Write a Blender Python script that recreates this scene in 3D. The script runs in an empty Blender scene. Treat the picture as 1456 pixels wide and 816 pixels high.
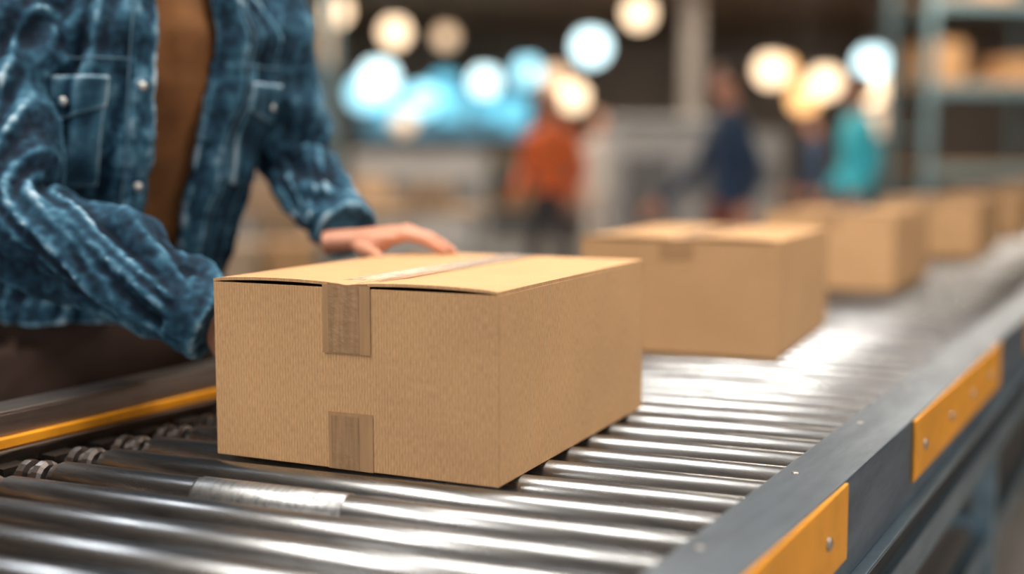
import bpy, bmesh, math, random
from mathutils import Vector, Matrix, noise, Euler
random.seed(4)
Zc = 0.80
S = bpy.context.scene
COL = S.collection
pi = math.pi

# ------------------------------------------------------------------ materials
def mat(name, col, rough=0.6, metal=0.0, var=0.0, vscale=8.0, bump=0.0, bscale=60.0, emit=None, estr=0.0, spec=None, stretch=None):
    m = bpy.data.materials.new(name); m.use_nodes = True
    nt = m.node_tree; b = nt.nodes['Principled BSDF']
    b.inputs['Base Color'].default_value = (*col, 1)
    b.inputs['Roughness'].default_value = rough
    b.inputs['Metallic'].default_value = metal
    if spec is not None: b.inputs['Specular IOR Level'].default_value = spec
    tc = nt.nodes.new('ShaderNodeTexCoord')
    if var > 0:
        n = nt.nodes.new('ShaderNodeTexNoise'); n.inputs['Scale'].default_value = vscale; n.inputs['Detail'].default_value = 5
        if stretch:
            mp = nt.nodes.new('ShaderNodeMapping'); mp.inputs['Scale'].default_value = stretch
            nt.links.new(tc.outputs['Object'], mp.inputs['Vector']); nt.links.new(mp.outputs[0], n.inputs['Vector'])
        else:
            nt.links.new(tc.outputs['Object'], n.inputs['Vector'])
        r = nt.nodes.new('ShaderNodeValToRGB')
        r.color_ramp.elements[0].position = 0.3; r.color_ramp.elements[1].position = 0.7
        r.color_ramp.elements[0].color = (*[c*(1-var) for c in col], 1)
        r.color_ramp.elements[1].color = (*[min(1, c*(1+var)) for c in col], 1)
        nt.links.new(n.outputs['Fac'], r.inputs['Fac']); nt.links.new(r.outputs['Color'], b.inputs['Base Color'])
    if bump > 0:
        n2 = nt.nodes.new('ShaderNodeTexNoise'); n2.inputs['Scale'].default_value = bscale; n2.inputs['Detail'].default_value = 4
        nt.links.new(tc.outputs['Object'], n2.inputs['Vector'])
        bp = nt.nodes.new('ShaderNodeBump'); bp.inputs['Strength'].default_value = bump; bp.inputs['Distance'].default_value = 0.002
        nt.links.new(n2.outputs['Fac'], bp.inputs['Height']); nt.links.new(bp.outputs['Normal'], b.inputs['Normal'])
    if emit is not None:
        b.inputs['Emission Color'].default_value = (*emit, 1); b.inputs['Emission Strength'].default_value = estr
    return m

def cardboard_mat(name, col):
    m = mat(name, col, 0.72, spec=0.25); nt = m.node_tree; b = nt.nodes['Principled BSDF']
    tc = nt.nodes.new('ShaderNodeTexCoord')
    sep = nt.nodes.new('ShaderNodeSeparateXYZ'); nt.links.new(tc.outputs['Object'], sep.inputs[0])
    add = nt.nodes.new('ShaderNodeMath'); add.operation = 'ADD'
    nt.links.new(sep.outputs['X'], add.inputs[0]); nt.links.new(sep.outputs['Y'], add.inputs[1])
    comb = nt.nodes.new('ShaderNodeCombineXYZ'); nt.links.new(add.outputs[0], comb.inputs['X'])
    wv = nt.nodes.new('ShaderNodeTexWave'); wv.inputs['Scale'].default_value = 72; wv.inputs['Distortion'].default_value = 0.6
    nt.links.new(comb.outputs[0], wv.inputs['Vector'])
    mp = nt.nodes.new('ShaderNodeMapping'); mp.inputs['Scale'].default_value = (480, 480, 95)
    nt.links.new(tc.outputs['Object'], mp.inputs['Vector'])
    fn = nt.nodes.new('ShaderNodeTexNoise'); fn.inputs['Scale'].default_value = 1.0; fn.inputs['Detail'].default_value = 4
    nt.links.new(mp.outputs[0], fn.inputs['Vector'])
    bn = nt.nodes.new('ShaderNodeTexNoise'); bn.inputs['Scale'].default_value = 7; bn.inputs['Detail'].default_value = 3
    nt.links.new(tc.outputs['Object'], bn.inputs['Vector'])
    def mul(a, k):
        n = nt.nodes.new('ShaderNodeMath'); n.operation = 'MULTIPLY'; n.inputs[1].default_value = k
        nt.links.new(a, n.inputs[0]); return n.outputs[0]
    def addn(a, c):
        n = nt.nodes.new('ShaderNodeMath'); n.operation = 'ADD'
        nt.links.new(a, n.inputs[0]); nt.links.new(c, n.inputs[1]); return n.outputs[0]
    f = addn(addn(mul(wv.outputs['Fac'], 0.13), mul(fn.outputs['Fac'], 0.64)), mul(bn.outputs['Fac'], 0.23))
    r = nt.nodes.new('ShaderNodeValToRGB')
    r.color_ramp.elements[0].position = 0.25; r.color_ramp.elements[1].position = 0.75
    r.color_ramp.elements[0].color = (*[c*0.68 for c in col], 1); r.color_ramp.elements[1].color = (*[c*1.28 for c in col], 1)
    nt.links.new(f, r.inputs['Fac']); nt.links.new(r.outputs['Color'], b.inputs['Base Color'])
    bp = nt.nodes.new('ShaderNodeBump'); bp.inputs['Strength'].default_value = 0.28; bp.inputs['Distance'].default_value = 0.0008
    nt.links.new(addn(mul(wv.outputs['Fac'], 0.8), fn.outputs['Fac']), bp.inputs['Height']); nt.links.new(bp.outputs['Normal'], b.inputs['Normal'])
    return m

def steel_mat(name, col, rough, stretch, scr=0.35):
    m = mat(name, col, rough, 1.0); nt = m.node_tree; b = nt.nodes['Principled BSDF']
    tc = nt.nodes.new('ShaderNodeTexCoord'); mp = nt.nodes.new('ShaderNodeMapping'); mp.inputs['Scale'].default_value = stretch
    nt.links.new(tc.outputs['Object'], mp.inputs['Vector'])
    n = nt.nodes.new('ShaderNodeTexNoise'); n.inputs['Scale'].default_value = 1; n.inputs['Detail'].default_value = 6; n.inputs['Roughness'].default_value = 0.65
    nt.links.new(mp.outputs[0], n.inputs['Vector'])
    r = nt.nodes.new('ShaderNodeValToRGB'); r.color_ramp.elements[0].position = 0.33; r.color_ramp.elements[1].position = 0.6
    r.color_ramp.elements[0].color = (*[c*(1-scr) for c in col], 1); r.color_ramp.elements[1].color = (*[min(1, c*1.1) for c in col], 1)
    nt.links.new(n.outputs['Fac'], r.inputs['Fac']); nt.links.new(r.outputs['Color'], b.inputs['Base Color'])
    mr = nt.nodes.new('ShaderNodeMapRange'); mr.inputs['To Min'].default_value = rough+0.15; mr.inputs['To Max'].default_value = max(0.05, rough-0.1)
    nt.links.new(n.outputs['Fac'], mr.inputs['Value']); nt.links.new(mr.outputs[0], b.inputs['Roughness'])
    return m

def denim_mat():
    m = mat('denim', (0.03, 0.12, 0.2), 0.85, spec=0.2); nt = m.node_tree; b = nt.nodes['Principled BSDF']
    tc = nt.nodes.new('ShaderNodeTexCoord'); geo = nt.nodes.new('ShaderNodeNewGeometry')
    n = nt.nodes.new('ShaderNodeTexNoise'); n.inputs['Scale'].default_value = 8; n.inputs['Detail'].default_value = 9; n.inputs['Roughness'].default_value = 0.64
    nt.links.new(tc.outputs['Object'], n.inputs['Vector'])
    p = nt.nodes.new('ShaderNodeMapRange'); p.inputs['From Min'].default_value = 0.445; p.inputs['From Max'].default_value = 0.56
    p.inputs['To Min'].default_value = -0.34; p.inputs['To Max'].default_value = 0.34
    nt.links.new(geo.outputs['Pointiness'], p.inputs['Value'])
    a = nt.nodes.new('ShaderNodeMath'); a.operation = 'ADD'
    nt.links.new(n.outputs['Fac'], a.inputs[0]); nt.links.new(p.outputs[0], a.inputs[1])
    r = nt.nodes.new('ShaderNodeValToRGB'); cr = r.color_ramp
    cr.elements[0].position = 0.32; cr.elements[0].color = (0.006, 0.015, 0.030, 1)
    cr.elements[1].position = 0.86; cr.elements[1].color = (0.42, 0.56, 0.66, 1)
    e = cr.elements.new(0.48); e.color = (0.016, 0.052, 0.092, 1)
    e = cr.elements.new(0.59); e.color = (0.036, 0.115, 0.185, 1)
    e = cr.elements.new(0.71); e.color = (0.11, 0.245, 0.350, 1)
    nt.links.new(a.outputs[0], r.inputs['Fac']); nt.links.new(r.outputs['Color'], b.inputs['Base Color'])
    n2 = nt.nodes.new('ShaderNodeTexNoise'); n2.inputs['Scale'].default_value = 600
    nt.links.new(tc.outputs['Object'], n2.inputs['Vector'])
    bp = nt.nodes.new('ShaderNodeBump'); bp.inputs['Strength'].default_value = 0.3; bp.inputs['Distance'].default_value = 0.001
    nt.links.new(n2.outputs['Fac'], bp.inputs['Height']); nt.links.new(bp.outputs['Normal'], b.inputs['Normal'])
    return m

CARD = cardboard_mat('cardboard', (0.655, 0.385, 0.19))
CARD_SHADE = mat('cardboard_shaded', (0.22, 0.12, 0.055), 0.9)  # darker cardboard copy, with the shade inside the flap slit in its colour
TAPE = mat('packing_tape', (0.47, 0.27, 0.13), 0.34, var=0.10, vscale=1, stretch=(120, 60, 14))  # colour streaks painted in for highlights on the wrinkled tape
TAPE2 = mat('packing_tape_overlap', (0.40, 0.235, 0.12), 0.24, var=0.20, vscale=1, stretch=(160, 60, 12), bump=0.7, bscale=70)
TAPE3 = mat('packing_tape_top', (0.40, 0.235, 0.12), 0.22, var=0.25, vscale=1, stretch=(120, 14, 50), bump=0.9, bscale=40)
ROLL = steel_mat('roller_steel', (0.37, 0.385, 0.40), 0.27, (4, 60, 60), 0.55)
SLEEVE = steel_mat('worn_sleeve_steel', (0.48, 0.50, 0.52), 0.36, (90, 12, 90), 0.5)
SHAFT = steel_mat('dark_oily_steel', (0.18, 0.16, 0.15), 0.35, (50, 50, 50))
RAIL = steel_mat('painted_rail', (0.11, 0.15, 0.19), 0.38, (20, 4, 20), 0.3)
RAIL.node_tree.nodes['Principled BSDF'].inputs['Metallic'].default_value = 0.5
RAILL = steel_mat('bare_rail', (0.26, 0.22, 0.195), 0.38, (10, 3, 30), 0.45)
LIP = steel_mat('rail_lip', (0.28, 0.38, 0.45), 0.4, (20, 4, 20), 0.3)
GAP_SHADE = mat('gap_shade', (0.02, 0.02, 0.022), 0.6, var=0.3)  # near-black colour standing in for shade in the conveyor gaps
YEL = mat('yellow_paint', (0.80, 0.32, 0.012), 0.42, var=0.14, vscale=16, bump=0.15)
BOLT = mat('bolt_steel', (0.45, 0.43, 0.40), 0.35, 1.0)
DENIM = denim_mat()
SEAM = mat('jacket_stitching', (0.10, 0.20, 0.28), 0.8)
BUTTON = mat('jacket_button', (0.60, 0.60, 0.58), 0.35, 0.9)
SHIRT = mat('brown_shirt', (0.17, 0.068, 0.018), 0.85, var=0.4, vscale=12)
TROUS = mat('dark_trousers', (0.04, 0.018, 0.011), 0.85, var=0.3)
SKIN = mat('skin', (0.60, 0.28, 0.18), 0.5, var=0.12, vscale=30)
SKIN.node_tree.nodes['Principled BSDF'].inputs['Subsurface Weight'].default_value = 0.08
SKIN.node_tree.nodes['Principled BSDF'].inputs['Subsurface Radius'].default_value = (0.02, 0.008, 0.004)
NAIL = mat('fingernail', (0.72, 0.42, 0.34), 0.3)
HAIR = mat('dark_hair', (0.03, 0.018, 0.01), 0.6, bump=0.5, bscale=120)
SHOE = mat('shoe_leather', (0.05, 0.035, 0.025), 0.5)
EYE = mat('eye_white', (0.8, 0.8, 0.78), 0.2); IRIS = mat('iris', (0.05, 0.03, 0.02), 0.2)
LIPS = mat('lips', (0.42, 0.16, 0.13), 0.5)

# ------------------------------------------------------------------ mesh helpers
def empty(name, loc=(0, 0, 0), rz=0.0):
    e = bpy.data.objects.new(name, None); e.empty_display_size = 0.1
    e.location = loc; e.rotation_euler = (0, 0, rz); COL.objects.link(e); return e

def mk(name, verts, faces, m, parent=None, smooth=False):
    me = bpy.data.meshes.new(name); me.from_pydata([tuple(v) for v in verts], [], faces); me.update()
    bm = bmesh.new(); bm.from_mesh(me); bmesh.ops.recalc_face_normals(bm, faces=bm.faces); bm.to_mesh(me); bm.free()
    ms = m if isinstance(m, (list, tuple)) else [m]
    for x in ms: me.materials.append(x)
    if smooth:
        for p in me.polygons: p.use_smooth = True
    o = bpy.data.objects.new(name, me); COL.objects.link(o)
    if parent: o.parent = parent
    return o

class G:
    """geometry accumulator"""
    def __init__(s): s.v = []; s.f = []
    def add(s, v, f):
        o = len(s.v); s.v += [Vector(a) for a in v]; s.f += [tuple(i+o for i in q) for q in f]
    def box(s, c, d, M=None):
        x, y, z = [k/2 for k in d]; v = [Vector((sx*x, sy*y, sz*z)) for sx in (-1, 1) for sy in (-1, 1) for sz in (-1, 1)]
        if M: v = [M @ a for a in v]
        v = [a+Vector(c) for a in v]
        s.add(v, [(0, 1, 3, 2), (4, 6, 7, 5), (0, 4, 5, 1), (2, 3, 7, 6), (0, 2, 6, 4), (1, 5, 7, 3)])
    def cyl(s, a, b, prof, n=20):
        a = Vector(a); b = Vector(b); d = (b-a).normalized()
        u = d.orthogonal().normalized(); w = d.cross(u); V = []; F = []
        for (t, r) in prof:
            for i in range(n):
                q = 2*pi*i/n; V.append(a+d*t+u*(r*math.cos(q))+w*(r*math.sin(q)))
        for k in range(len(prof)-1):
            for i in range(n):
                j = (i+1) % n; F.append((k*n+i, k*n+j, (k+1)*n+j, (k+1)*n+i))
        F.append(tuple(range(n))); F.append(tuple(range((len(prof)-1)*n, len(prof)*n)))
        s.add(V, F)
    def rod(s, a, b, r, n=12):
        L = (Vector(b)-Vector(a)).length; s.cyl(a, b, [(0, r), (L, r)], n)
    def rings(s, R):
        n = len(R[0]); V = [p for r in R for p in r]; F = []
        for k in range(len(R)-1):
            for i in range(n):
                j = (i+1) % n; F.append((k*n+i, k*n+j, (k+1)*n+j, (k+1)*n+i))
        F.append(tuple(range(n))); F.append(tuple(range((len(R)-1)*n, len(R)*n))); s.add(V, F)
    def ell(s, c, r, M=None, n=20):
        R = []
        for k in range(1, n):
            th = pi*k/n; ring = []
            for i in range(n):
                q = 2*pi*i/n; p = Vector((r[0]*math.sin(th)*math.cos(q), r[1]*math.sin(th)*math.sin(q), r[2]*math.cos(th)))
                if M: p = M @ p
                ring.append(p+Vector(c))
            R.append(ring)
        s.rings(R)
    def tube(s, pts, rad, n=24, sub=8, fold=None):
        P = [Vector(p) for p in pts]; C = []; Rr = []
        def cr(a, b, c, d, t): return 0.5*((2*b)+(c-a)*t+(2*a-5*b+4*c-d)*t*t+(3*b-a-3*c+d)*t**3)
        m = len(P)
        for i in range(m-1):
            a = P[max(i-1, 0)]; d = P[min(i+2, m-1)]; ra = rad[max(i-1, 0)]; rd = rad[min(i+2, m-1)]
            for k in range(sub):
                t = k/sub; C.append(cr(a, P[i], P[i+1], d, t)); Rr.append(cr(ra, rad[i], rad[i+1], rd, t))
        C.append(P[-1]); Rr.append(rad[-1])
        u = None; R = []; L = 0
        for i, c in enumerate(C):
            d = (C[min(i+1, len(C)-1)]-C[max(i-1, 0)]).normalized()
            if u is None: u = d.orthogonal().normalized()
            u = (u-d*u.dot(d)).normalized(); w = d.cross(u)
            if i: L += (c-C[i-1]).length
            ring = []
            for j in range(n):
                q = 2*pi*j/n; r = Rr[i]
                if fold: r += fold(L, q, c)
                ring.append(c+u*(r*math.cos(q))+w*(r*math.sin(q)))
            R.append(ring)
        s.rings(R)
    def obj(s, name, m, parent=None, smooth=False, bevel=0, remesh=0, sm=4, disp=None):
        o = mk(name, s.v, s.f, m, parent, smooth)
        if bevel:
            b = o.modifiers.new('bevel', 'BEVEL'); b.width = bevel; b.segments = 2; b.limit_method = 'ANGLE'
        if remesh:
            r = o.modifiers.new('remesh', 'REMESH'); r.mode = 'VOXEL'; r.voxel_size = remesh; r.use_smooth_shade = True
            if sm:
                k = o.modifiers.new('smooth', 'SMOOTH'); k.factor = 0.5; k.iterations = sm
        if disp:
            for (sc, st) in disp:
                t = bpy.data.textures.new(name+'_folds', 'CLOUDS'); t.noise_scale = sc; t.noise_depth = 2
                d = o.modifiers.new('folds', 'DISPLACE'); d.texture = t; d.strength = st; d.mid_level = 0.5; d.texture_coords = 'LOCAL'
        return o

# ------------------------------------------------------------------ room
conc = mat('concrete_floor', (0.22, 0.205, 0.19), 0.35, var=0.25, vscale=0.8)
wallm = mat('wall_paint', (0.48, 0.40, 0.33), 0.8, var=0.3, vscale=0.5)
ceilm = mat('ceiling_paint', (0.46, 0.31, 0.21), 0.85, var=0.25, vscale=0.4)
X0, X1, Y0, Y1, H = -16, 20, -7, 30, 4.2
def single(name, c, d, m, parent=None, bevel=0):
    g = G(); g.box(c, d); return g.obj(name, m, parent, bevel=bevel)
single('floor', ((X0+X1)/2, (Y0+Y1)/2, -0.05), (X1-X0, Y1-Y0, 0.1), conc)
single('ceiling', ((X0+X1)/2, (Y0+Y1)/2, H+0.05), (X1-X0, Y1-Y0, 0.1), ceilm)
single('wall_back', ((X0+X1)/2, Y1+0.05, H/2), (X1-X0, 0.1, H), wallm)
single('wall_left', (X0-0.05, (Y0+Y1)/2, H/2), (0.1, Y1-Y0, H), wallm)
single('wall_right', (X1+0.05, (Y0+Y1)/2, H/2), (0.1, Y1-Y0, H), wallm)
beamm = mat('ceiling_beam', (0.22, 0.15, 0.10), 0.7)
g = G()
for y in range(6, 30, 4): g.box(((X0+X1)/2, y, H-0.13), (X1-X0, 0.18, 0.26))
for x in range(-12, 18, 5): g.box((x, (Y0+Y1)/2+2, H-0.32), (0.14, 30, 0.12))
g.obj('trim_1', beamm)
winm = mat('window_daylight', (0.2, 0.4, 0.5), 0.4, emit=(0.16, 0.38, 0.50), estr=0.6)
frm = mat('window_frame', (0.12, 0.13, 0.14), 0.5)
def window(name, x, z, w, h):
    e = empty(name, (x, Y1-0.02, z))
    single('glass', (0, 0, 0), (w, 0.03, h), winm, e)
    g = G()
    nx = max(2, int(w/1.0))
    for i in range(nx+1): g.box((-w/2+w*i/nx, -0.03, 0), (0.09, 0.06, h+0.1))
    for i in range(3): g.box((0, -0.03, -h/2+h*i/2), (w+0.1, 0.06, 0.09))
    g.obj('frame', frm, e)
window('window_1', -1.6, 2.4, 4.2, 1.3)
window('window_2', -8.2, 2.5, 5.0, 1.6)

colm = mat('column_paint', (0.36, 0.33, 0.30), 0.6, var=0.15)
for (x, y) in [(-4.2, 19), (2.9, 20), (6.4, 13), (-7.5, 12)]:
    g = G(); g.box((x, y, H/2), (0.3, 0.1, H)); g.box((x, y-0.13, H/2), (0.3, 0.03, H)); g.box((x, y+0.13, H/2), (0.3, 0.03, H)); g.box((x, y, 0.02), (0.45, 0.45, 0.04))
    g.obj('steel_column', colm)

# ------------------------------------------------------------------ pendant lamps
shade_m = mat('lamp_shade', (0.05, 0.05, 0.05), 0.4, 0.5)
def lampmat(n, c, s): return mat(n, c, 0.4, emit=c, estr=s)
LW = lampmat('warm_bulb', (1.0, 0.74, 0.48), 2.9); LWD = lampmat('warm_bulb_dim', (0.95, 0.68, 0.45), 0.95)
LO = lampmat('amber_bulb', (1.0, 0.56, 0.22), 2.2); LC = lampmat('cool_bulb', (0.66, 0.93, 1.0), 2.9)
LB = lampmat('cyan_bulb', (0.36, 0.76, 0.92), 2.2); LBD = lampmat('cyan_bulb_dim', (0.13, 0.48, 0.64), 1.4)
lamps = [(-2.42, 17, 3.27, LW, .14), (-1.61, 17, 2.98, LW, .14), (-1.07, 20, 3.22, LWD, .13), (.96, 15, 2.60, LC, .16), (1.64, 16, 3.12, LW, .14),
 (-.44, 20, 2.51, LC, .17), (.25, 20, 2.67, LB, .17), (-2.16, 20, 2.55, LC, .22), (-1.47, 20.4, 2.24, LB, .2), (-1.01, 20, 2.11, LBD, .2), (.02, 20.5, 2.04, LBD, .21),
 (-2.45, 20.6, 2.35, LB, .22), (-1.95, 20.9, 2.1, LBD, .24), (-1.15, 21.2, 2.5, LBD, .2), (-.45, 21.3, 2.15, LBD, .16),
 (-1.76, 20, 1.86, LWD, .15), (.89, 18, 2.16, LW, .15), (.65, 18.6, 2.45, LWD, .15), (3.36, 16, 2.40, LW, .15), (3.64, 16.6, 2.44, LO, .13), (4.06, 16, 2.24, LW, .15), (4.37, 15, 2.40, LC, .15),
 (4.50, 15.3, 2.09, LW, .14), (4.49, 15, 1.70, LWD, .13), (4.15, 17.5, 2.1, LO, .15)]
for (x, y, z, m, r) in lamps:
    r *= 1.3
    e = empty('pendant_lamp', (x, y, z))
    g = G(); g.ell((0, 0, 0), (r, r, r), n=14); g.obj('globe_bulb', m, e, True)
    g = G(); g.cyl((0, 0, r*0.85), (0, 0, H-z), [(0, r*0.5), (0.05, r*0.35), (0.09, 0.02), (0.1, 0.008), (H-z-r*0.85, 0.008)], 14); g.obj('cord_and_cap', shade_m, e, True)

# ------------------------------------------------------------------ roller conveyor
ang = math.radians(29.2)
CV = empty('roller_conveyor', (0.168, 1.237, Zc), -ang)
Wd = 0.903; SK = 0.112; R = 0.0265; P = 0.088
g = G(); gs = G(); KMAX = 142
for k in range(-11, KMAX):
    a = Vector((-0.006, k*P-0.001, -R)); b = Vector((-Wd, k*P-SK, -R)); L = (b-a).length
    n = 32 if k < 25 else 16
    g.cyl(a, b, [(0, R*0.55), (0.001, R-0.003), (0.004, R), (L-0.012, R), (L-0.009, R-0.003), (L, R-0.004), (L, R*0.5)], n)
    d = (b-a).normalized()
    gs.rod(a-d*0.03, b+d*0.125, 0.009, 6)
    if k < 40:
        gs.cyl(b+d*0.012, b+d*0.06, [(0, 0.02), (0.004, 0.025), (0.014, 0.025), (0.016, 0.016), (0.028, 0.016), (0.03, 0.024), (0.042, 0.024), (0.046, 0.014)], 14)
        gs.box(b+d*0.085+Vector((0, 0, -0.012)), (0.03, 0.045, 0.05))
rol = g.obj('rollers', ROLL, CV, True)
gs.obj('roller_shafts', SHAFT, CV)
k = 1
a = Vector((-0.006, k*P, -R)); b = Vector((-Wd, k*P-SK, -R)); d = (b-a).normalized()
g = G(); g.cyl(a+d*0.44, b, [(0, R+.0002), (0.002, R+0.0018), (0.22, R+0.0018), (0.225, R+.0002)], 32); g.obj('worn_sleeve', SLEEVE, CV, True)
y0, y1 = -1.0, 12.4
def bar(name, x0, x1, z0, z1, m, ya=y0, yb=y1, bevel=0.002): return single(name, ((x0+x1)/2, (ya+yb)/2, (z0+z1)/2), (x1-x0, yb-ya, z1-z0), m, CV, bevel)
bar('right_rail_top_flange', 0.0, 0.088, 0.004, 0.010, RAIL)
bar('right_rail_web', 0.083, 0.088, -0.125, 0.006, RAIL)
bar('right_rail_lip', 0.06, 0.106, -0.131, -0.125, LIP)
bar('right_rail_inner_lip', 0.0, 0.004, -0.02, 0.006, RAIL)
bar('lower_beam', 0.045, 0.10, -0.24, -0.185, LIP)
bar('lower_beam_shadow', 0.055, 0.085, -0.19, -0.13, GAP_SHADE)
bar('left_rail_web', -Wd-0.128, -Wd-0.12, -0.13, 0.052, RAILL)
bar('left_rail_top_flange', -Wd-0.185, -Wd-0.12, 0.050, 0.056, RAILL)
bar('left_rail_yellow_strip', -Wd-0.121, -Wd-0.108, 0.004, 0.019, YEL)
bar('left_rail_ledge', -Wd-0.121, -Wd-0.10, -0.002, 0.003, RAILL)
bar('left_rail_outer', -Wd-0.185, -Wd-0.180, -0.13, 0.054, RAILL)
bar('gap_shade', -Wd-0.12, 0.083, -0.115, -0.11, GAP_SHADE)  # dark sheet added below the rollers so the gaps between them stay black
g = G()
for (ya, yb) in [(-0.9, 0.365), (0.79, 1.75), (2.3, 3.4), (4.2, 5.3)]:
    g.box((0.0905, (ya+yb)/2, -0.0415), (0.005, yb-ya, 0.099))
g.obj('yellow_plates', YEL, CV, bevel=0.0015)
g = G()
for y in [0.27, -0.1, -0.5, 0.87, 1.12, 1.36, 1.6, 2.45, 2.85, 3.25]:
    g.cyl((0.092, y, -0.045), (0.11, y, -0.045), [(0, 0.009), (0.003, 0.009), (0.005, 0.006), (0.006, 0.003)], 12)
for i in range(-2, 16):
    g.cyl((0.022, i*P*4+0.02, 0.009), (0.022, i*P*4+0.02, 0.02), [(0, 0.005), (0.002, 0.005), (0.003, 0.003)], 10)
g.obj('bolts', BOLT, CV, True)
g = G()
for y in [-0.7, 1.9, 3.6, 5.6, 8.0, 10.5]:
    for x in (0.05, -Wd-0.15):
        g.box((x, y, -Zc/2-0.06), (0.05, 0.05, Zc-0.12)); g.box((x, y, -Zc+0.006), (0.12, 0.12, 0.012))
    g.box((-Wd/2-0.05, y, -0.45), (Wd+0.2, 0.04, 0.04)); g.box((-Wd/2-0.05, y, -0.2), (Wd+0.2, 0.04, 0.05))
g.box((0.05, (y0+y1)/2, -0.5), (0.035, y1-y0, 0.05)); g.box((-Wd-0.15, (y0+y1)/2, -0.5), (0.035, y1-y0, 0.05))
g.obj('support_legs', LIP, CV, bevel=0.002)

# ------------------------------------------------------------------ cardboard boxes
def carton(corner, yaw, w, dep, h, tape=2, slit=0.005):
    e = empty('cardboard_box', (corner[0], corner[1], Zc+0.0005), -math.radians(yaw)); t = 0.004
    g = G()
    hb = h-t
    g.box((-w/2, t/2, hb/2), (w, t, hb)); g.box((-w/2, dep-t/2, hb/2), (w, t, hb))
    g.box((-t/2, dep/2, hb/2), (t, dep-2*t, hb)); g.box((-w+t/2, dep/2, hb/2), (t, dep-2*t, hb)); g.box((-w/2, dep/2, t/2), (w-2*t, dep-2*t, t))
    g.obj('carton_body', CARD, e, bevel=0.0012)
    g = G(); g.box((-w/2, w*0.24, hb-0.0045), (w-3*t, w*0.45, 0.003)); g.box((-w/2, dep-w*0.24, hb-0.0045), (w-3*t, w*0.45, 0.003)); g.obj('minor_flaps', CARD_SHADE, e)
    g = G(); nx, ny = 14, 10
    for (xa, xb) in [(-w+0.0005, -w/2-0.0018), (-w/2+0.0018, -0.0005)]:
        V = []; F = []
        for zz in (0, 1):
            for j in range(ny+1):
                for i in range(nx+1):
                    s = i/nx; u = j/ny
                    env = math.sin(pi*s)**0.6 if 0 < s < 1 else 0
                    lift = slit*env*max(0, 1-u*5)+0.0012*math.sin(pi*s)*math.sin(pi*u)
                    V.append((xa+(xb-xa)*s, -0.0015*env+(dep+0.0)*u, hb+zz*t+lift+0.0002))
        N = (nx+1)*(ny+1)
        for j in range(ny):
            for i in range(nx):
                a = j*(nx+1)+i; F.append((a, a+1, a+nx+2, a+nx+1)); F.append((a+N, a+nx+1+N, a+nx+2+N, a+1+N))
        for j in range(ny):
            a = j*(nx+1); F.append((a, a+nx+1, a+nx+1+N, a+N)); a += nx; F.append((a, a+N, a+nx+1+N, a+nx+1))
        for i in range(nx):
            F.append((i, i+N, i+1+N, i+1)); a = ny*(nx+1)+i; F.append((a, a+1, a+1+N, a+N))
        g.add(V, F)
    g.obj('top_flaps', CARD, e)
    cx = -w/2; tw = 0.062
    g = G()
    for sx in (-1, 1):
        g.add([(cx, -0.002, h+0.0001), (cx+sx*tw/2, -0.002, h+0.0024), (cx+sx*tw/2, dep+.002, h+0.0018), (cx, dep+.002, h+0.0001),
               (cx, -0.002, h-0.0004), (cx+sx*tw/2, -0.002, h+0.0012), (cx+sx*tw/2, dep+.002, h+0.0004), (cx, dep+.002, h-0.0004)],
              [(0, 1, 2, 3), (4, 7, 6, 5), (0, 4, 5, 1), (2, 6, 7, 3), (1, 5, 6, 2)])
    g.obj('top_tape', TAPE3, e)
    L1 = 0.092 if tape == 2 else 0.04
    g = G(); g.box((cx-0.002, -0.0016, h-L1/2), (tw+0.012, 0.0006, L1))
    if tape == 2: g.box((cx+0.002, -0.0008, 0.039), (tw+0.008, 0.0006, 0.078))
    g.box((cx, dep+0.0015, h-L1/2), (tw, 0.0006, L1))
    g.obj('front_tape', TAPE, e)
    if tape == 2:
        g = G(); g.box((cx-0.006, -0.0021, h-0.046), (tw*0.78, 0.0004, 0.090)); g.box((cx-0.006, -0.0013, 0.037), (tw*.7, 0.0004, 0.072)); g.obj('tape_overlap', TAPE2, e)
    return e
carton((-0.017, 1.513), 24.7, 0.442, 0.566, 0.25)
carton((0.552, 2.515), 23.5, 0.435, 0.64, 0.248, 1)
carton((1.215, 3.87), 28, 0.42, 0.66, 0.248, 1)
carton((2.02, 5.28), 29, 0.42, 0.66, 0.248, 1)
carton((2.80, 6.70), 29, 0.42, 0.60, 0.245, 1)
carton((3.60, 8.10), 28, 0.42, 0.55, 0.245, 1)
carton((4.40, 9.60), 28, 0.42, 0.55, 0.245, 1)

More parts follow.
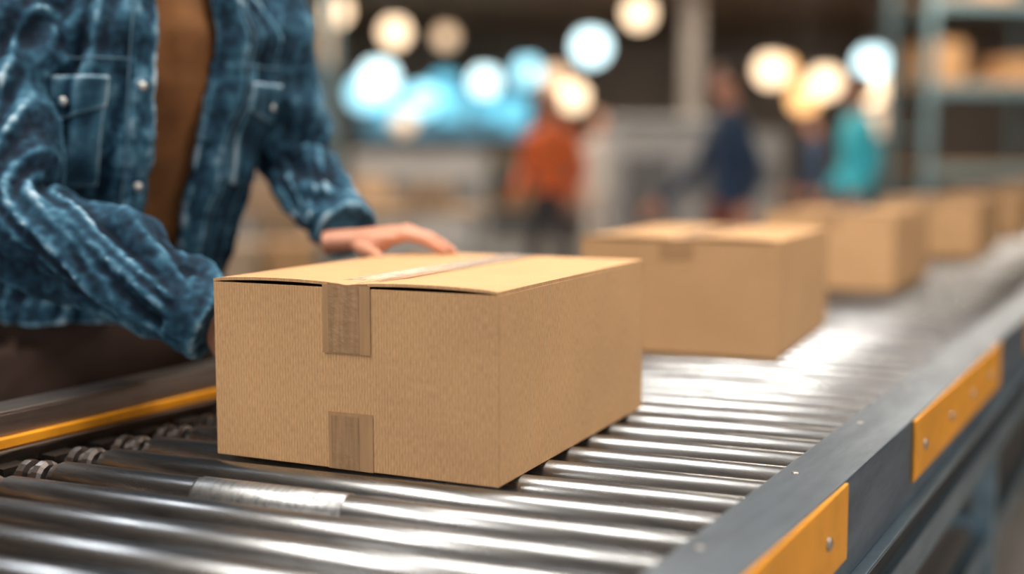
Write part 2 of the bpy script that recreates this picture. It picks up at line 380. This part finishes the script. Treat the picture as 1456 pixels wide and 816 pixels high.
# ------------------------------------------------------------------ hand
def hand_mesh(name, side, parent, M, curl=(12, 38, 55), thumb=None, vox=0.0028):
    g = G()
    def ringe(x, w, t, z=0.0, yo=0.0):
        return [Vector((x, yo*side+w*math.cos(q), z+t*math.sin(q))) for q in [2*pi*i/24 for i in range(24)]]
    g.rings([ringe(-0.06, .027, .021), ringe(-0.02, .026, .020), ringe(0, .028, .019), ringe(.03, .037, .018, .002, .002), ringe(.06, .042, .017, .003), ringe(.085, .042, .014, .004), ringe(.10, .036, .010, .004)])
    g.ell((.035, .026*side, -.007), (.032, .017, .016))
    fing = [(.031, .092, .082, .0092), (.0105, .098, .092, .0095), (-.0105, .095, .085, .009), (-.031, .085, .066, .0080)]
    tips = []
    for i, (y, x, L, r) in enumerate(fing):
        y *= side; p = Vector((x-.018, y*0.92, .004)); pts = [p, Vector((x, y, .007))]; rad = [r*1.05, r*1.15]
        fan = y*1.1; c = [curl[0]+i*2, curl[1]+i*2, curl[2]+i*3]; q = pts[-1].copy()
        for s_, a in zip((.45, .31, .24), c):
            a = math.radians(a); dv = Vector((math.cos(a), fan*math.cos(a), -math.sin(a)))*L*s_
            pts.append(q+dv*0.5); rad.append(r*0.95); q = q+dv; pts.append(q.copy()); rad.append(r*(1.02 if s_ > .3 else .68)); r *= 0.93
        g.tube(pts, rad, 14, 4)
        g.ell(pts[1]+Vector((0, 0, .002)), (.011, .0095, .0085), n=10)
        tips.append((pts[-2], dv.normalized(), r))
    th = thumb or [(.012, .024, -.006), (.042, .047, -.012), (.068, .062, -.018), (.085, .068, -.022), (.098, .070, -.026)]
    th = [Vector((a, b*side, c)) for a, b, c in th]
    g.tube(th, [.014, .013, .0115, .0105, .007], 14, 4)
    o = g.obj(name, SKIN, parent, remesh=vox, sm=3); o.matrix_local = M
    gn = G()
    for p, dv, r in tips:
        up = Vector((dv.z*-1, 0, dv.x)); rot = Matrix((dv, Vector((0, 1, 0)), up)).transposed()
        gn.ell(p+up*(r*0.62)+dv*0.003, (.0062, .0048, .0022), rot, 8)
    n = gn.obj(name+'_nails', NAIL, parent, True); n.matrix_local = M
    return o

def frame(origin, x, z):
    x = Vector(x).normalized(); z = Vector(z); z = (z-x*z.dot(x)).normalized(); y = z.cross(x)
    M = Matrix((x, y, z)).transposed().to_4x4(); M.translation = Vector(origin); return M

# ------------------------------------------------------------------ main worker
W = empty('worker_in_denim_jacket', (0, 0, 0))
Fv = Vector((0.64, -0.77, 0)).normalized(); Rv = Vector((Fv.y, -Fv.x, 0))
def PZ(x, y, z): return Vector((x, y, z+Zc))
prof = [ # z, axis(x,y), a, b
 (0.06, -.80, 2.34, .215, .160), (0.16, -.785, 2.335, .212, .158), (0.19, -.775, 2.330, .205, .15), (0.30, -.735, 2.305, .205, .148), (0.42, -.70, 2.275, .218, .152), (0.55, -.67, 2.25, .228, .155),
 (0.64, -.655, 2.24, .225, .145), (0.70, -.652, 2.235, .195, .125), (0.74, -.65, 2.232, .14, .095), (0.775, -.645, 2.228, .085, .078)]
def prof_at(z):
    for i in range(len(prof)-1):
        if z <= prof[i+1][0] or i == len(prof)-2:
            t = (z-prof[i][0])/(prof[i+1][0]-prof[i][0]); t = max(0, min(1, t))
            return [prof[i][j]*(1-t)+prof[i+1][j]*t for j in range(1, 5)]
def surf(z, phi, off=0.0):
    x, y, a, b = prof_at(z); s = math.sin(phi); c = math.cos(phi)
    e = 0.85
    s2 = math.copysign(abs(s)**e, s); c2 = math.copysign(abs(c)**e, c)
    p = Vector((x, y, z+Zc))
    return p+Rv*((a+off)*s2)+Fv*((b+off)*c2)
def tfold(z, phi):
    v = noise.noise(Vector((math.sin(phi)*5.5, math.cos(phi)*5.5, z*3.6+1.8*math.sin(phi))))*0.036
    v += noise.noise(Vector((math.sin(phi)*3+7, math.cos(phi)*3, z*13)))*0.016
    return v
g = G(); zs = [0.13+0.645*i/60 for i in range(61)]
g.rings([[surf(z, 2*pi*i/64, -0.028+0.4*tfold(z, 2*pi*i/64+2)) for i in range(64)] for z in zs])
g.obj('brown_shirt', SHIRT, W, True)
g = G(); zj = [0.125+0.64*i/80 for i in range(81)]; RR = []; n = 150
def ph_r(z): return 0.12+0.05*max(0, (z-0.45)/0.3)+0.02*math.sin(z*14)
def ph_l(z): return 0.23+0.08*max(0, (z-0.45)/0.3)+0.03*math.sin(z*11+1)
for z in zj:
    pa = ph_r(z); pb = 2*pi-ph_l(z); out = []; inn = []
    for i in range(n+1):
        ph = pa+(pb-pa)*i/n; de = min(i, n-i)/n*(2*pi)
        off = 0.008+tfold(z, ph)+(0.006 if de < 0.20 else 0)+(0.006 if z < 0.17 else 0)
        out.append(surf(z, ph, off)); inn.append(surf(z, ph, off-0.016))
    RR.append(out+inn[::-1])
g.rings(RR)
def sfold(seed, amp=0.024, fr=13):
    def f(L, q, c):
        v = noise.noise(Vector((L*fr+2.0*math.sin(q+seed), math.cos(q)*1.2+seed, math.sin(q)*1.2)))*amp
        a = abs(noise.noise(Vector((L*fr*0.8+2.5*math.cos(q), math.cos(q)*0.9+seed+5, math.sin(q)*0.9))))
        return v+(0.2-a)*amp*1.2
    return f
RS = PZ(-.835, 2.09, .655); RE = PZ(-.805, 1.965, .335); RWr = PZ(-.475, 1.90, .165)
LS = PZ(-.495, 2.375, .68); LE = PZ(-.425, 2.43, .405); LWr = PZ(-.290, 2.185, .282)
g.tube([PZ(-.73, 2.17, .69), RS, RS.lerp(RE, .5)+Vector((-.012, 0, 0)), RE, RE.lerp(RWr, .4), RE.lerp(RWr, .78), RWr], [.075, .090, .088, .086, .081, .070, .060], 64, 22, sfold(1.3))
g.tube([PZ(-.57, 2.30, .69), LS, LS.lerp(LE, .5)+Vector((.01, 0, 0)), LE, LE.lerp(LWr, .45), LE.lerp(LWr, .85)], [.075, .084, .077, .073, .065, .054], 64, 22, sfold(4.1))
def cuff(a, b, r, L=0.055):
    d = (b-a).normalized(); p = b-d*L
    g.cyl(p, b, [(0, r-0.004), (0.004, r), (L-0.004, r), (L, r-0.003)], 40)
cuff(RE, RWr+(RWr-RE).normalized()*0.012, .066, .06)
cuff(LE, LE.lerp(LWr, .96), .058, .055)
jk = g.obj('denim_jacket', DENIM, W, remesh=0.0048, sm=2, disp=[(0.045, 0.012)])
g = G(); RR = []
for k in range(8):
    t = k/7; z = 0.735+0.06*t; ring = []; inn = []
    for i in range(41):
        ph = 0.5+(2*pi-1.0)*i/40
        rr = .088-.012*t; p = PZ(-.645, 2.228, z)+Rv*(rr*math.sin(ph))+Fv*(rr*1.0*math.cos(ph)); ring.append(p); inn.append(p+(PZ(-.645, 2.228, z)-p)*0.1)
    RR.append(ring+inn[::-1])
g.rings(RR); g.obj('jacket_collar', DENIM, W, True)
def patch(name, pa, pb, za, zb, off, point=0.0, m=DENIM):
    V = []; F = []; nx, nz = 20, 10
    for zz in (0, 1):
        for j in range(nz+1):
            for i in range(nx+1):
                s = i/nx; t = j/nz; z = zb+(za-zb)*t
                z -= point*t*(1-abs(2*s-1)); V.append(surf(z, pa+(pb-pa)*s, off-0.008*zz+tfold(z, pa+(pb-pa)*s)*0.9))
    N = (nx+1)*(nz+1)
    for j in range(nz):
        for i in range(nx):
            a = j*(nx+1)+i; F.append((a, a+1, a+nx+2, a+nx+1)); F.append((a+N, a+nx+1+N, a+nx+2+N, a+1+N))
    for j in range(nz):
        a = j*(nx+1); F.append((a, a+nx+1, a+nx+1+N, a+N)); a += nx; F.append((a, a+N, a+nx+1+N, a+nx+1))
    for i in range(nx):
        F.append((i, i+N, i+1+N, i+1)); a = nz*(nx+1)+i; F.append((a, a+1, a+1+N, a+N))
    o = mk(name, V, F, m, W, True); o.modifiers.new('s', 'SUBSURF').levels = 1; o.modifiers['s'].render_levels = 1; return o
for sgn in (1, -1):
    patch('chest_pocket', sgn*0.50, sgn*1.12, 0.37, 0.535, 0.018)
    patch('pocket_flap', sgn*0.48, sgn*1.15, 0.505, 0.555, 0.026, 0.022)
g = G(); gb = G()
def seamline(fn, N=50):
    pts = [fn(i/N) for i in range(N+1)]; g.tube(pts, [0.0014]*len(pts), 6, 1)
def zl(t): return 0.16+0.55*t
seamline(lambda t: surf(zl(t), ph_r(zl(t))+.19, 0.016+tfold(zl(t), ph_r(zl(t))+.19)))
seamline(lambda t: surf(zl(t), -ph_l(zl(t))-.19, 0.016+tfold(zl(t), -ph_l(zl(t))-.19)))
for sgn in (1, -1):
    seamline(lambda t: surf(0.585, sgn*(0.35+1.2*t), 0.014+tfold(0.585, sgn*(0.35+1.2*t))))
    seamline(lambda t: surf(0.16+0.40*t, sgn*(1.15-0.3*(1-t)), 0.014+tfold(0.16+0.40*t, sgn*(1.15-0.3*(1-t)))))
    p = surf(0.512, sgn*0.8, 0.034); dn = (p-surf(0.512, sgn*0.8, 0)).normalized(); gb.cyl(p-dn*0.006, p+dn*0.002, [(0, .008), (.006, .008), (.008, .006)], 14)
for z in (0.20, 0.37, 0.54, 0.70):
    p = surf(z, ph_r(z)+.09, 0.018+tfold(z, ph_r(z)+.09)); gb.cyl(p-Fv*0.006, p+Fv*0.003, [(0, .008), (.006, .008), (.009, .005)], 14)
g.obj('jacket_seams', SEAM, W, True); gb.obj('jacket_buttons', BUTTON, W, True)
# trousers
g = G()
hipc = PZ(-.80, 2.35, .09)
g.ell(hipc, (.205, .205, .15), Matrix(((1, 0, 0), (0, .85, 0), (0, 0, 1))))
for sgn in (1, -1):
    h_ = hipc+Rv*(.11*sgn)+Vector((0, 0, -.02)); kn = Vector((h_.x, h_.y, .50))+Rv*(.02*sgn)+Fv*0.02; an = Vector((h_.x, h_.y, .09))+Rv*(.03*sgn)-Fv*0.03
    g.tube([h_, h_.lerp(kn, .5), kn, kn.lerp(an, .5), an], [.118, .108, .085, .080, .070], 24, 6, sfold(2, .007, 20))
g.obj('dark_trousers', TROUS, W, remesh=0.01, sm=3)
g = G()
for sgn in (1, -1):
    c = hipc+Rv*(.13*sgn)-Fv*0.03; c.z = 0.0; Mx = frame(c, Fv, (0, 0, 1))
    R4 = []
    for (x, w_, h_) in [(-.07, .03, .06), (-.05, .04, .10), (0, .043, .115), (.06, .046, .085), (.12, .052, .065), (.18, .046, .05), (.205, .025, .03)]:
        R4.append([Mx @ Vector((x, w_*math.cos(q), h_*0.5+h_*0.5*math.sin(q))) for q in [2*pi*i/20 for i in range(20)]])
    g.rings(R4)
g.obj('shoes', SHOE, W, True, remesh=0.006, sm=3)
def head(parent, M, hairm=HAIR, vox=0.006):
    g = G(); T = lambda p: M @ Vector(p)
    rows = [(-.16, .055, .058, -.01), (-.10, .055, .060, -.005), (-.075, .058, .068, .005), (-.055, .060, .085, .012), (-.02, .068, .094, .010), (.02, .073, .098, .004), (.06, .077, .102, -.002), (.095, .072, .095, -.006), (.12, .052, .07, -.008), (.132, .022, .03, -.008)]
    g.rings([[T((w_*math.sin(q), yo+d_*math.cos(q), z)) for q in [2*pi*i/32 for i in range(32)]] for (z, w_, d_, yo) in rows])
    g.tube([T((0, .095, .035)), T((0, .108, .015)), T((0, .122, -.004)), T((0, .100, -.012))], [.007, .010, .014, .010], 12, 4)
    g.ell(T((0, .085, -.058)), (.022, .022, .018))
    for s_ in (1, -1): g.ell(T((s_*.078, -.004, .005)), (.012, .02, .032))
    g.obj('head', SKIN, parent, remesh=vox, sm=3)
    g = G(); g.ell(T((0, .098, -.038)), (.024, .010, .007)); g.obj('mouth', LIPS, parent, True)
    g = G(); g2 = G()
    for s_ in (1, -1): g.ell(T((s_*.032, .088, .022)), (.013, .013, .010), n=12); g2.ell(T((s_*.032, .097, .022)), (.006, .006, .006), n=10)
    g.obj('eyes', EYE, parent, True); g2.obj('irises', IRIS, parent, True)
    g = G()
    g.ell(T((0, -.016, .062)), (.086, .108, .082), M.to_3x3()); g.ell(T((0, -.05, .02)), (.078, .07, .08), M.to_3x3())
    for s_ in (1, -1): g.ell(T((s_*.032, .098, .042)), (.018, .006, .004), M.to_3x3(), 10)
    g.obj('hair', hairm, parent, remesh=vox, sm=2)
up_ = (Vector((0, 0, 1))+Fv*0.35).normalized(); xx = -Rv
MH = Matrix((xx, up_.cross(xx), up_)).transposed().to_4x4(); MH.translation = PZ(-.595, 2.165, .93)
head(W, MH)
hand_mesh('left_hand', -1, W, frame(LWr+Vector((.014, -.014, -.007)), (1, -0.12, 0.08), (0.02, -0.14, 1)), curl=(17, 32, 40),
          thumb=[(.006, .020, -.008), (.020, .045, -.012), (.040, .066, -.014), (.052, .080, -.017), (.060, .090, -.019)])
nb = Vector((-.909, .418, 0)); db = Vector((.418, .909, 0))
hand_mesh('right_hand', 1, W, frame(RWr+Vector((0.004, -.002, -.004)), (-nb*0.66-db*0.12+Vector((0, 0, -0.50))), nb*0.7+Vector((0, 0, .5))), curl=(20, 40, 55))

# ------------------------------------------------------------------ background workers
def bystander(name, loc, yaw, s, top, pants, hairm, stride=0.12, armf=0.15):
    e = empty(name, (loc[0], loc[1], 0), yaw); e.scale = (s, s, s)
    g = G()
    rows = [(.86, .17, .115), (.95, .165, .11), (1.08, .15, .10), (1.25, .185, .115), (1.38, .19, .11), (1.45, .12, .08), (1.49, .06, .055)]
    g.rings([[Vector((w_*math.sin(q), d_*math.cos(q), z)) for q in [2*pi*i/24 for i in range(24)]] for (z, w_, d_) in rows])
    wr = []
    for sg, af in ((1, armf), (-1, -armf*0.4)):
        sh = Vector((sg*.17, 0, 1.41)); el = Vector((sg*.24, -.03+af*0.5, 1.12)); w_ = Vector((sg*.22, .08+af, .92)); wr.append((w_, el, sg))
        g.tube([sh, sh.lerp(el, .5), el, w_], [.06, .055, .047, .038], 16, 5)
    g.obj('work_top', top, e, remesh=.014, sm=3)
    g = G(); g.ell((0, 0, .90), (.165, .12, .12))
    feet = []
    for sg in (1, -1):
        st = stride*sg
        hp = Vector((sg*.085, 0, .88)); kn = Vector((sg*.095, .02+st*0.6, .49)); an = Vector((sg*.10, st, .09)); feet.append(an)
        g.tube([hp, hp.lerp(kn, .5), kn, kn.lerp(an, .4), an], [.09, .082, .062, .058, .045], 16, 5)
    g.obj('trousers', pants, e, remesh=.014, sm=3)
    g = G()
    for an in feet: g.ell((an.x, an.y+.06, .042), (.048, .14, .042)); g.ell((an.x, an.y, .08), (.04, .05, .05))
    g.obj('shoes', SHOE, e, remesh=.012, sm=2)
    head(e, Matrix.Translation((0, .01, 1.63)) @ Matrix.Diagonal((.95, .95, .95, 1)), hairm, .01)
    for w_, el, sg in wr:
        hand_mesh('hand', -sg, e, frame(w_, (w_-el), (sg, 0.2, .1)), vox=.006)
    return e
OR = mat('orange_vest', (0.78, 0.15, 0.03), 0.7); NV = mat('navy_overall', (0.02, 0.045, 0.095), 0.8); TL = mat('teal_top', (0.05, 0.60, 0.74), 0.6)
DK = mat('charcoal_trousers', (0.06, 0.055, 0.06), 0.8); RB = mat('maroon_trousers', (0.26, 0.08, 0.05), 0.8); GY = mat('grey_top', (0.45, 0.40, 0.37), 0.8)
GRH = mat('fair_hair', (0.35, 0.25, 0.16), 0.7)
bystander('worker_in_orange_vest', (.32, 10.0), 2.6, 1.03, OR, DK, GRH, .12, .1)
bystander('worker_in_navy_overalls', (1.38, 7.8), 1.7, 1.04, NV, RB, HAIR, .2, .3)
bystander('worker_in_teal_top', (2.62, 9.3), 1.6, 1.07, TL, NV, HAIR, .1, .05)
bystander('worker_in_grey_top', (.95, 13.5), 3.4, 1.0, GY, GY, GRH)
bystander('worker_in_navy_overalls', (3.2, 13.0), 1.2, 1.0, NV, DK, HAIR)

# ------------------------------------------------------------------ background furniture
cab = mat('machine_grey', (0.34, 0.34, 0.34), 0.5, var=0.15, vscale=2); cabd = mat('machine_dark', (0.12, 0.12, 0.125), 0.4)
def machine(x, y, w, d, h):
    e = empty('packing_machine', (x, y, 0)); g = G(); g.box((0, 0, h*0.5+0.05), (w, d, h-0.1)); g.box((0, 0, .05), (w*.92, d*.92, .1)); g.box((0, 0, h+0.04), (w*1.03, d*1.03, .08)); g.obj('cabinet', cab, e, bevel=.02)
    g = G(); g.box((-w*.22, -d/2-.01, h*.62), (w*.38, .03, h*.4)); g.box((w*.25, -d/2-.01, h*.7), (w*.3, .03, h*.2)); g.obj('panels', cabd, e, bevel=.01)
    g = G(); g.rod((w*.45, -d/2-.04, h*.3), (w*.45, -d/2-.04, h*.8), .02); g.obj('door_handle', BOLT, e)
machine(1.55, 12.0, 1.2, 1.0, 1.55); machine(-1.1, 15, 1.6, 1.0, 1.25); machine(2.6, 15.8, 1.6, 1.0, 1.5); machine(-3.6, 16, 1.6, 1.2, 1.6)
rackm = mat('rack_blue_grey', (0.18, 0.28, 0.32), 0.5, 0.3); woodm = mat('pallet_wood', (0.42, 0.27, 0.14), 0.8, var=.2)
bgcard = mat('stored_carton', (0.46, 0.26, 0.12), 0.8, var=0.25, vscale=3); bgcard2 = mat('stored_carton_pale', (0.50, 0.36, 0.24), 0.8, var=.2, vscale=3)
def rack(x, y, rz, bays, levels, lh, bw=1.5, dp=0.8, fill=0.8):
    e = empty('storage_rack', (x, y, 0), rz); g = G(); h = levels*lh+0.2
    for b in range(bays+1):
        for yy in (0, dp): g.box((b*bw, yy, h/2), (.08, .06, h)); g.box((b*bw, yy, .01), (.14, .12, .02))
        for z in [0.3+0.6*i for i in range(int(h/0.6))]: g.box((b*bw, dp/2, z), (.03, dp, .03))
    for l in range(levels):
        for yy in (0, dp): g.box((bays*bw/2, yy, .25+l*lh), (bays*bw, .05, .10))
    g.obj('frame', rackm, e)
    g = G()
    for l in range(levels): g.box((bays*bw/2, dp/2, .315+l*lh), (bays*bw, dp, .03))
    g.obj('shelf_boards', woodm, e)
    ga = G(); gb_ = G()
    for l in range(levels):
        for b in range(bays):
            xx = .12
            while xx < bw-.35:
                w_ = random.uniform(.28, .45); hh = random.uniform(.22, min(.5, lh-.25))
                if random.random() < fill: (ga if random.random() < .6 else gb_).box((b*bw+xx+w_/2, dp/2, .33+l*lh+hh/2), (w_, dp*.8, hh))
                xx += w_+.04
    ga.obj('stored_cartons', bgcard, e, bevel=.005); gb_.obj('stored_cartons_pale', bgcard2, e, bevel=.005)
rack(4.2, 12.4, 0.2, 3, 4, .85, fill=.35)
rack(-6.2, 11, 0.0, 3, 3, .9)
rack(-2.6, 8.0, 0.1, 1, 1, .6, 1.6, .7, fill=1)
rack(-0.9, 23, 0, 3, 2, .75)
def table(x, y, w, d, h=0.85):
    e = empty('packing_table', (x, y, 0)); g = G(); g.box((0, 0, h-.02), (w, d, .04)); g.obj('table_top', woodm, e, bevel=.004)
    g = G()
    for sx in (-1, 1):
        for sy in (-1, 1): g.box((sx*(w/2-.05), sy*(d/2-.05), (h-.04)/2), (.05, .05, h-.04))
    g.box((0, 0, .25), (w-.1, .04, .04)); g.obj('table_legs', cab, e)
    g = G()
    for i in range(4):
        if i != 2: g.box((-w/2+.25+i*.42, 0, h+.11), (.34, .34, .22))
    g.obj('stacked_cartons', bgcard2, e, bevel=.005)
table(-1.2, 9.5, 1.9, .8); table(-2.0, 12.5, 1.9, .8)

# ------------------------------------------------------------------ lights
def area(name, loc, sx, sy, power, col, rot=(0, 0, 0)):
    l = bpy.data.lights.new(name, 'AREA'); l.shape = 'RECTANGLE'; l.size = sx; l.size_y = sy; l.energy = power; l.color = col
    o = bpy.data.objects.new(name, l); o.location = loc; o.rotation_euler = rot; COL.objects.link(o)
panelm = mat('added_panel_light', (0.9, 0.9, 0.9), 0.5, emit=(1, .95, .88), estr=2.0)
def added_panel(x, y, sx, sy, power, col=(1, .93, .84)):  # panels above the view, added to light the scene and streak the rollers
    e = empty('added_light_panel', (x, y, H-0.05))
    single('housing', (0, 0, 0.02), (sx+.08, sy+.08, .06), shade_m, e); single('diffuser', (0, 0, -.02), (sx, sy, .02), panelm, e)
    area('added_panel_lamp', (x, y, H-0.10), sx, sy, power, col)
added_panel(0.6, 2.3, 2.0, 1.2, 110)
added_panel(-1.6, 0.6, 0.8, 2.6, 110)
added_panel(3.4, 0.9, 0.8, 2.6, 220)  # added on the right to brighten the boxes' right faces
added_panel(-3.6, 5.0, 0.8, 3.0, 70, (.9, .95, 1))
for (x, y) in [(-4, 12), (0, 11), (4.5, 11), (-2, 18), (3, 18), (8, 16)]:
    added_panel(x, y, 2.4, 0.6, 220, (1, .87, .72))  # unseen panels added to lift the background
w = bpy.data.worlds.new('World'); S.world = w; w.use_nodes = True
w.node_tree.nodes['Background'].inputs[0].default_value = (0.90, 0.96, 1.0, 1); w.node_tree.nodes['Background'].inputs[1].default_value = 1.05

# ------------------------------------------------------------------ camera
c = bpy.data.cameras.new('camera'); cam = bpy.data.objects.new('camera', c); COL.objects.link(cam); S.camera = cam
c.sensor_width = 36; c.lens = 1732/1456*36; c.clip_end = 200
cam.location = (0, 0, Zc+0.413); cam.rotation_euler = (math.radians(90-5.87), 0, 0)
c.dof.use_dof = True; c.dof.focus_distance = 1.66; c.dof.aperture_fstop = 0.88; c.dof.aperture_blades = 0
S.view_settings.view_transform = 'Standard'; S.view_settings.exposure = 0.0
